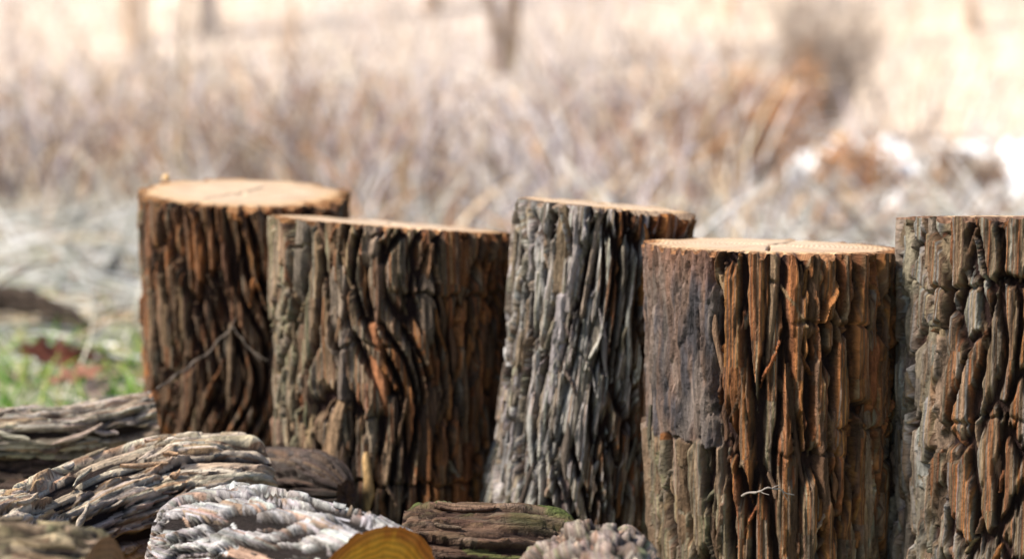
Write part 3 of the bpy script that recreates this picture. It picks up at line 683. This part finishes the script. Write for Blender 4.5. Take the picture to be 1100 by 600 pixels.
root4, pf4, bark4 = make_stump('broad rust brown stump with a smooth grey purple bare patch above a bark step', (827, 263), 2.39, (0.163, 0.1685), s4, 4, lean=(0.006, 0), tilt=(-.02, -.037), oval=.01,
           mask=mask4, patch=patch4, breaks=((0, 45, .36, .007, .002), (20, 85, .235, .007, .003), (-10, 30, .20, .006, .001)), nstrips=40, rim=(0.26, 0.11, 0.04))

s5 = dict(ridge, w=0.0135, sp=0.025, len=(0.06, 0.18), h=0.024, tilt=.12, blunt=.85, pw=5, pal=mixpal(lambda th, vr, rng: p_grey if (th < -44 or rng.random() < .18) else (p_rust if th > -32 and rng.random() < .4 else p_last)), sliver=.6, cuts=.8, plate=(.030, .11, .005), under=.7, pwarp=.4, slant=.04)
make_stump('stump with thick blocky grey brown bark plates and a level top', (1106, 233), 2.31, (0.163, 0.160), s5, 5, tilt=(0, -.10), oval=.012,
           breaks=((-80, 60, .41, .008, .003), (-60, 40, .25, .006, .002)), nstrips=4, rim=(0.2, 0.1, 0.05))

# ================================================================== the logs
class LogPos:
    def __init__(s, pts, radf):
        pts = np.asarray(pts, float)
        # smooth the path (Catmull-Rom) and walk it by arc length
        P = np.concatenate([[2 * pts[0] - pts[1]], pts, [2 * pts[-1] - pts[-2]]]); out = []
        for i in range(1, len(P) - 2):
            for t in np.linspace(0, 1, 24, endpoint=False):
                out.append(0.5 * (2 * P[i] + (P[i + 1] - P[i - 1]) * t + (2 * P[i - 1] - 5 * P[i] + 4 * P[i + 1] - P[i + 2]) * t * t + (-P[i - 1] + 3 * P[i] - 3 * P[i + 1] + P[i + 2]) * t ** 3))
        out.append(pts[-1]); s.c = np.array(out)
        s.s = np.concatenate([[0], np.cumsum(np.linalg.norm(np.diff(s.c, axis=0), axis=1))]); s.H = s.s[-1]
        t = np.gradient(s.c, axis=0); s.t = t / np.linalg.norm(t, axis=1, keepdims=True); s.radf = radf
    def rad(s, v): return s.radf(np.asarray(v, float) / s.H)
    def __call__(s, th, v, d):
        th = np.asarray(th, float); v = np.asarray(v, float)
        c = np.stack([np.interp(v, s.s, s.c[:, k]) for k in range(3)], -1); t = np.stack([np.interp(v, s.s, s.t[:, k]) for k in range(3)], -1)
        a = np.cross(t, np.array((0, 0, 1.0))); a /= np.linalg.norm(a, axis=-1, keepdims=True); up = np.cross(a, t)
        rr = (s.rad(v) + d)[..., None]
        return c + rr * (up * np.cos(th)[..., None] + a * np.sin(th)[..., None])

def make_log(name, label, pts, radf, st, seed, res=(135, 145), caps=('cut_brown', 'cut_brown'), rim=(.3, .15, .08), nstrips=10, mat='bark', group='felled logs piled in front of the stumps', cat='log', post=None, vary=0.06, bark_k=.85):
    pts = np.asarray(pts, float); org = pts.mean(0).copy(); org[2] = 0
    root = empty(name, org); tag(root, label, cat, group)
    pf = LogPos(pts - org, radf); H = pf.H; nU, nV = res
    th = np.linspace(-math.pi, math.pi, nU, endpoint=False); rm = float(pf.rad(H / 2)); L = 2 * math.pi * rm
    U = (th + math.pi) * rm; V = np.linspace(0, H, nV); tou = lambda u: math.degrees(u / rm - math.pi)
    h, col = bark_field(U, V, L, st, seed, tou); hm = st['h']
    TH, VV = np.meshgrid(th, V)
    if post: h, col = post(h, col, TH, VV, H)
    ee = np.clip(np.minimum(VV, H - VV) / .010, 0, 1); h = np.where(ee < 1, np.maximum(h, hm * .62 * (1 - ee)), h)
    lump = vary * rm * (fbm(VV / .12, np.cos(TH) * 1.5 + 3, seed, 2) - .5) * 2
    P = pf(TH, VV, h - hm * bark_k + lump)
    bark = mesh_np('bark', P.reshape(-1, 3), grid_quads(nV, nU, True)[:, ::-1], M[mat], root, col.reshape(-1, 3), np.stack([TH * rm, VV], -1).reshape(-1, 2))
    rng = np.random.default_rng(seed + 70)
    for e, cap in zip((0, -1), caps):
        out = P[e]; ctr = out.mean(0); nr = 9; fr = np.linspace(0, 1, nr) ** .8
        q = ctr + (out - ctr)[None] * fr[:, None, None]; rr = fr[:, None] * np.linalg.norm(out - ctr, axis=1)[None]
        tdir = pf.t[e] * (1 if e else -1); dz = ((vnoise(rr / .012, th[None] * 4, seed + 5) - .5) * .006 - .002) * (fr[:, None] < .99); q = q + dz[..., None] * tdir
        wood = float(pf.rad(VV[e, 0])) - hm * (1.15 if cap == 'cut_yellow' else .95)
        k = np.clip((rr - wood + .004 * vnoise(th[None] * 9, rr * 0, seed)) / .004, 0, 1)[..., None]
        cc = np.ones(3) * (1 - k) + np.array(rim) / np.array((.48, .25, .05) if cap == 'cut_yellow' else (.3, .16, .08)) * k
        f = grid_quads(nr, nU, True); f = f[:, ::-1] if e == 0 else f
        mesh_np('cut_end', q.reshape(-1, 3), f, M[cap], root, cc.reshape(-1, 3), np.stack([rr, th[None] + 0 * rr], -1).reshape(-1, 2))
    for q in range(nstrips):
        t = rng.uniform(-1.6, 1.6); v = rng.uniform(.08, .8) * H; ln = min(rng.uniform(.02, .07), H - v - .01)
        strip_object(bark, pf, t, v, ln, rng.uniform(.002, .005), rng.uniform(.002, .005), rng.uniform(-.4, .4), st['pal'](math.degrees(t), v / H, rng), M[mat], rng.uniform(-.4, -.05) * hm, rng, .003)
    return root, pf, bark

def const(r, e0=0, e1=0, ek=.15):
    return lambda s: r * (1 - e0 * np.clip(1 - s / ek, 0, 1) ** 2 - e1 * np.clip(1 - (1 - s) / ek, 0, 1) ** 2)
def Pz(px, Y, z): return ((px - 550) / F_PX * (Y * math.cos(PITCH) + (CAM_Z - z) * math.sin(PITCH)), Y, z)

logst = dict(w=.0072, sp=.0175, wv=(.6, 1.25), len=(.05, .2), h=.018, tilt=.16, blunt=.5, inner_shade=(.020, .012, .009), cuts=.8, sliver=.5, rib=.35, warp=.014, dens=.7, plate=(.0165, .10, .0042), under=.85, pwarp=.3, slant=.05, floor=.0018, rl=.06, jag=.0015, flat=.5)  # underbark of the logs, coloured near black as painted crack shade
pw_ = pal((4, (.50, .46, .42)), (2, (.40, .34, .28)), (2, TAN), (1, BROWN), k=1.0); pcream = pal((5, (.58, .51, .42)), (2, (.46, .36, .27)), (2, (.46, .27, .14)), (.6, DARK), k=1.1)
pwhite = pal((6, (.70, .70, .72)), (1.2, (.52, .48, .46)), (1, (.50, .30, .18)), (.8, (.3, .27, .26)), k=.66); pdark = pal((3, (.09, .06, .055)), (2, (.15, .10, .085)), (1, (.24, .15, .09)), k=.6)
pmoss = pal((3, (.30, .18, .12)), (2, (.40, .29, .21)), (.6, (.17, .21, .06)), (2, (.22, .125, .09)), k=.6); ppink = pal((5, (.62, .52, .46)), (1.5, (.52, .36, .28)), (.7, (.38, .42, .22)), (.8, (.45, .24, .15)), k=.55)
pochre = pal((3, (.42, .32, .20)), (2, (.36, .33, .19)), (2, (.50, .39, .28)), (1, BROWN), k=.75)

def moss(h, col, TH, VV, H):
    k = np.clip((fbm(TH * 2.2 + 9, VV / .045, 91, 4) - .54) * 9, 0, 1) * np.clip(1.2 - np.abs(TH + .35), 0, 1) * np.clip((h / .016 - .35) * 3, 0, 1)
    return h + .002 * k, col * (1 - .85 * k[..., None]) + .85 * k[..., None] * np.array((.075, .115, .025))
make_log('log', 'dark decaying log lying under the grey log beside the back stump', [Pz(-60, 2.60, .057), Pz(60, 2.60, .057), Pz(150, 2.62, .056)], const(.062, 0, .1), dict(logst, pal=pdark), 11, nstrips=8)
make_log('log', 'grey barked log with a split end, lying against the back stump', [Pz(-60, 2.57, .148), Pz(70, 2.58, .150), Pz(166, 2.62, .164)], const(.040, 0, 0), dict(logst, pal=pw_, len=(.06, .22), under=.35, blot=(.014, .08, .0, .43)), 12, nstrips=10)
make_log('log', 'short dark wet log wedged against the wide greenish stump', [Pz(205, 2.635, .07), Pz(290, 2.55, .080), Pz(372, 2.47, .086)], const(.056, 0, .6, .2), dict(logst, pal=pdark, h=.015), 13, mat='bark_damp', caps=('cut_brown', 'cut_dark'), nstrips=8)
make_log('log', 'thick bent log with pale curving bark ridges', [Pz(280, 2.40, .086), Pz(225, 2.37, .090), Pz(140, 2.31, .090), Pz(55, 2.20, .086), Pz(-15, 2.06, .082), Pz(-65, 1.92, .08)],
         lambda s: (.096 + .008 * np.sin(s * 9)) * (1 - .16 * np.clip(1 - s / .04, 0, 1) ** 2), dict(logst, pal=pcream, w=.0080, sp=.0185, len=(.08, .3), h=.021, tilt=.1, plate=(.0165, .17, .003), pwarp=.3, slant=.05, floor=.0016, under=.35, blot=(.013, .10, .0, .435)), 14, res=(270, 320), rim=(.4, .2, .1), nstrips=24, vary=.1)
make_log('log', 'ochre barked log end in front of the bent log', [Pz(-90, 1.80, .112), Pz(20, 1.79, .112), Pz(104, 1.78, .108)], const(.112, 0, .1), dict(logst, pal=pochre, h=.015, plate=(.0165, .055, .004), pwarp=.5, under=.3, blot=(.015, .05, .2, .43)), 15, nstrips=10)
make_log('log', 'white barked log with a bright yellow orange sawn end', [Pz(196, 2.16, .098), Pz(290, 2.06, .098), Pz(405, 1.92, .097)], lambda s: (.087 + .008 * s) * (1 - .35 * np.clip(1 - s / .22, 0, 1) ** 2),
         dict(logst, pal=pwhite, h=.015, flat=.6, plate=(.022, .10, .0016), pwarp=.6, under=.0, slant=.09, floor=.0022, jag=.003, blot=(.0105, .055, .25, .475), inner_shade=(.016, .011, .009)), 16, res=(230, 230), caps=('cut_brown', 'cut_yellow'), rim=(.34, .13, .04), nstrips=8, vary=.1)  # shallow cracks get their shade from the dark underbark colour
make_log('log', 'reddish brown log streaked with green moss, lying before the silvery stump', [Pz(432, 2.15, .080), Pz(520, 2.15, .076), Pz(620, 2.16, .064)], const(.075, .12, .22, .10), dict(logst, pal=pmoss, len=(.06, .2), tilt=.06, plate=(.0135, .17, .0035), cuts=0, under=.3, jag=0, rl=.12, inner_shade=(.025, .012, .009), blot=(.012, .13, .0, .44)), 17, res=(200, 170), nstrips=14, post=moss, vary=.16)
make_log('log', 'pinkish log with knobbly rounded bark scales, lying end on', [Pz(636, 2.02, .094), Pz(642, 1.85, .09), Pz(650, 1.60, .088)], const(.092, .22, 0, .15),
         dict(logst, pal=ppink, h=.020, plate=(.030, .055, .004), pwarp=.8, under=.3, blot=(.019, .034, .15, .44)), 18, res=(170, 200), rim=(.36, .16, .1), nstrips=4)
# branches lying in the clearing
make_log('fallen_branch', 'dark rotting branch lying in the grass of the clearing', [(*at(-30, 315, 4.9)[:2], .045), (*at(40, 338, 4.7)[:2], .045), (*at(98, 362, 4.45)[:2], .025)], lambda s: .042 - .022 * s,
         dict(logst, pal=pal((3, (.08, .06, .05)), (1.5, (.2, .15, .11))), h=.024, plate=(.02, .06, .006)), 19, res=(90, 130), vary=.5, nstrips=0, group=None, cat='branch')
make_log('fallen_branch', 'short dark stick poking up from the straw litter', [(*at(112, 290, 5.6)[:2], .02), (*at(128, 280, 5.65)[:2], .06)], lambda s: .022 - .004 * s, dict(logst, pal=pdark, h=.005), 20, res=(40, 40), nstrips=0, group=None, cat='branch')

# ================================================================== small things
def twig(name, label, cat, pts, r, c, side=()):
    pts = [Vector(p) for p in pts]; org = pts[0].copy()
    root_parts = []
    P = np.array([list(p - org) for p in pts]); s = np.linspace(0, len(P) - 1, len(P) * 5)
    Q = np.stack([np.interp(s, np.arange(len(P)), P[:, k]) for k in range(3)], -1)
    ker = np.array((.25, .5, .25))
    Q[1:-1] += np.random.default_rng(len(Q)).normal(0, r * 1.3, (len(Q) - 2, 3))
    for _ in range(2):
        Q[1:-1] = Q[:-2] * .25 + Q[1:-1] * .5 + Q[2:] * .25
    v, f = tube(Q, np.linspace(r, r * .5, len(Q)) * (1 + .25 * np.sin(np.arange(len(Q)) * 1.7)), 6)
    tw = [(v, f)]
    for q, i in enumerate((len(Q) // 3, len(Q) // 2 + 2, len(Q) - 6)):
        e = (Q[i + 1] - Q[i]) / np.linalg.norm(Q[i + 1] - Q[i]); dd = e + np.array((0, -.1, .8 if q % 2 else -.7)); tw.append(tube([Q[i], Q[i] + dd * r * 3, Q[i] + dd * r * 6 + e * r * 2], [r * .6, r * .45, r * .25], 5))
    v, f = join(tw)
    o = mesh_np(name, v, f, M['stem'], None, np.ones((len(v), 3)) * np.array(c), None, True, org); tag(o, label, cat); return o
twig('dry_vine', 'thin dry vine tendril looping against the back stump', 'vine', [at(168, 418, 2.60), at(190, 402, 2.70), at(206, 391, 2.76), at(225, 377, 2.795), at(241, 357, 2.80), at(252, 350, 2.80), at(258, 362, 2.80), at(268, 375, 2.795), at(288, 387, 2.79)], .0019, (.15, .125, .105))
twig('dry_twig', 'thin pale twig caught on the bark of the broad rust brown stump', 'twig', [at(797, 532, 2.225), at(812, 528, 2.205), at(825, 524, 2.20), at(838, 527, 2.205), at(853, 531, 2.215)], .0015, (.20, .175, .16))

def blob(name, label, cat, loc, size, c, seed, mat='litter'):
    th = np.linspace(0, 6.2832, 12, endpoint=False); ph = np.linspace(0.12, math.pi - .12, 8)
    T, Pp = np.meshgrid(th, ph); r = 0.75 + 0.5 * vnoise(np.cos(T) * 2 + 5, Pp * 2 + np.sin(T) * 2 + 5, seed)
    v = np.stack([r * np.sin(Pp) * np.cos(T) * size[0], r * np.sin(Pp) * np.sin(T) * size[1], r * np.cos(Pp) * size[2]], -1)
    o = mesh_np(name, v.reshape(-1, 3), grid_quads(8, 12, True), M[mat], None, np.ones((96, 3)) * np.array(c), None, False, loc); tag(o, label, cat); return o
pc = at(179, 190.5, 3.105); blob('wood_chip', 'small pale wood chip lying on the rim of the back stump', 'wood chip', pc, (.007, .005, .006), (.62, .42, .22), 5)

# fallen oak leaves in the grass
def leaf(label, px, py, Y, size, rot, c, seed, curl=.35, lift=.03):
    rng = np.random.default_rng(seed); n = 15; s = np.linspace(0, 1, n)
    half = size * .30 * np.sin(np.pi * np.clip(s * .94 + .06, 0, 1)) ** .7 * (1 + .38 * np.sin(s * 22 + seed)) + .0015
    x = (s - .5) * size; ks = (-1, -.5, 0, .5, 1); pts = []
    for i in range(n):
        for k in ks:
            pts.append((x[i], k * half[i], curl * (abs(k * half[i]) * .9 + abs(x[i]) * .5 * s[i]) + .004 * math.sin(i * 1.3 + k * 3)))
    p = at(px, py, Y); z0 = zt(p[0], Y)
    root = empty('dead_leaf', (p[0], Y, z0 + lift)); root.rotation_euler = (rng.uniform(.2, .8), rng.uniform(-.3, .3), rot); tag(root, label, 'leaf', 'fallen leaves in the grass')
    pts = np.array(pts); q = grid_quads(n, 5, False)
    two = np.concatenate([pts, pts - np.array((0, 0, .0008))]); Fq = np.concatenate([q, q[:, ::-1] + len(pts)])
    mesh_np('leaf_blade', two, Fq, M['leaf'], root, np.ones((len(two), 3)) * np.array(c))
    v, f = tube(np.stack([np.linspace(-.75, .4, 8) * size, np.zeros(8), np.linspace(-.01, .012, 8)], -1), np.linspace(.0018, .0009, 8), 5)
    mesh_np('leaf_stalk', v, f, M['leaf'], root, np.ones((len(v), 3)) * np.array(c) * .8)
leaf('curled dark red brown dead leaf lying in green grass', 56, 404, 3.85, .13, .3, (.105, .032, .018), 1, lift=.055)
leaf('red brown dead leaf standing on its edge in green grass', 86, 403, 3.88, .13, 2.6, (.12, .037, .02), 2, lift=.05)
leaf('pale orange dead leaf below the red brown ones', 84, 421, 3.66, .11, .1, (.20, .09, .055), 3, .2, .045)
leaf('faded pinkish dead leaf by the grey log', 104, 424, 3.6, .06, 1.0, (.40, .29, .24), 4, .2)

# pale splinter of bark at the foot of the wide stump
rg = np.random.default_rng(9)
o = strip_object(bark2, pf2, R(-7), .05, .085, .0075, .006, .0, (.55, .36, .17), M['bark'], .001, rg); o['label'] = 'pale tan split strip of bark'
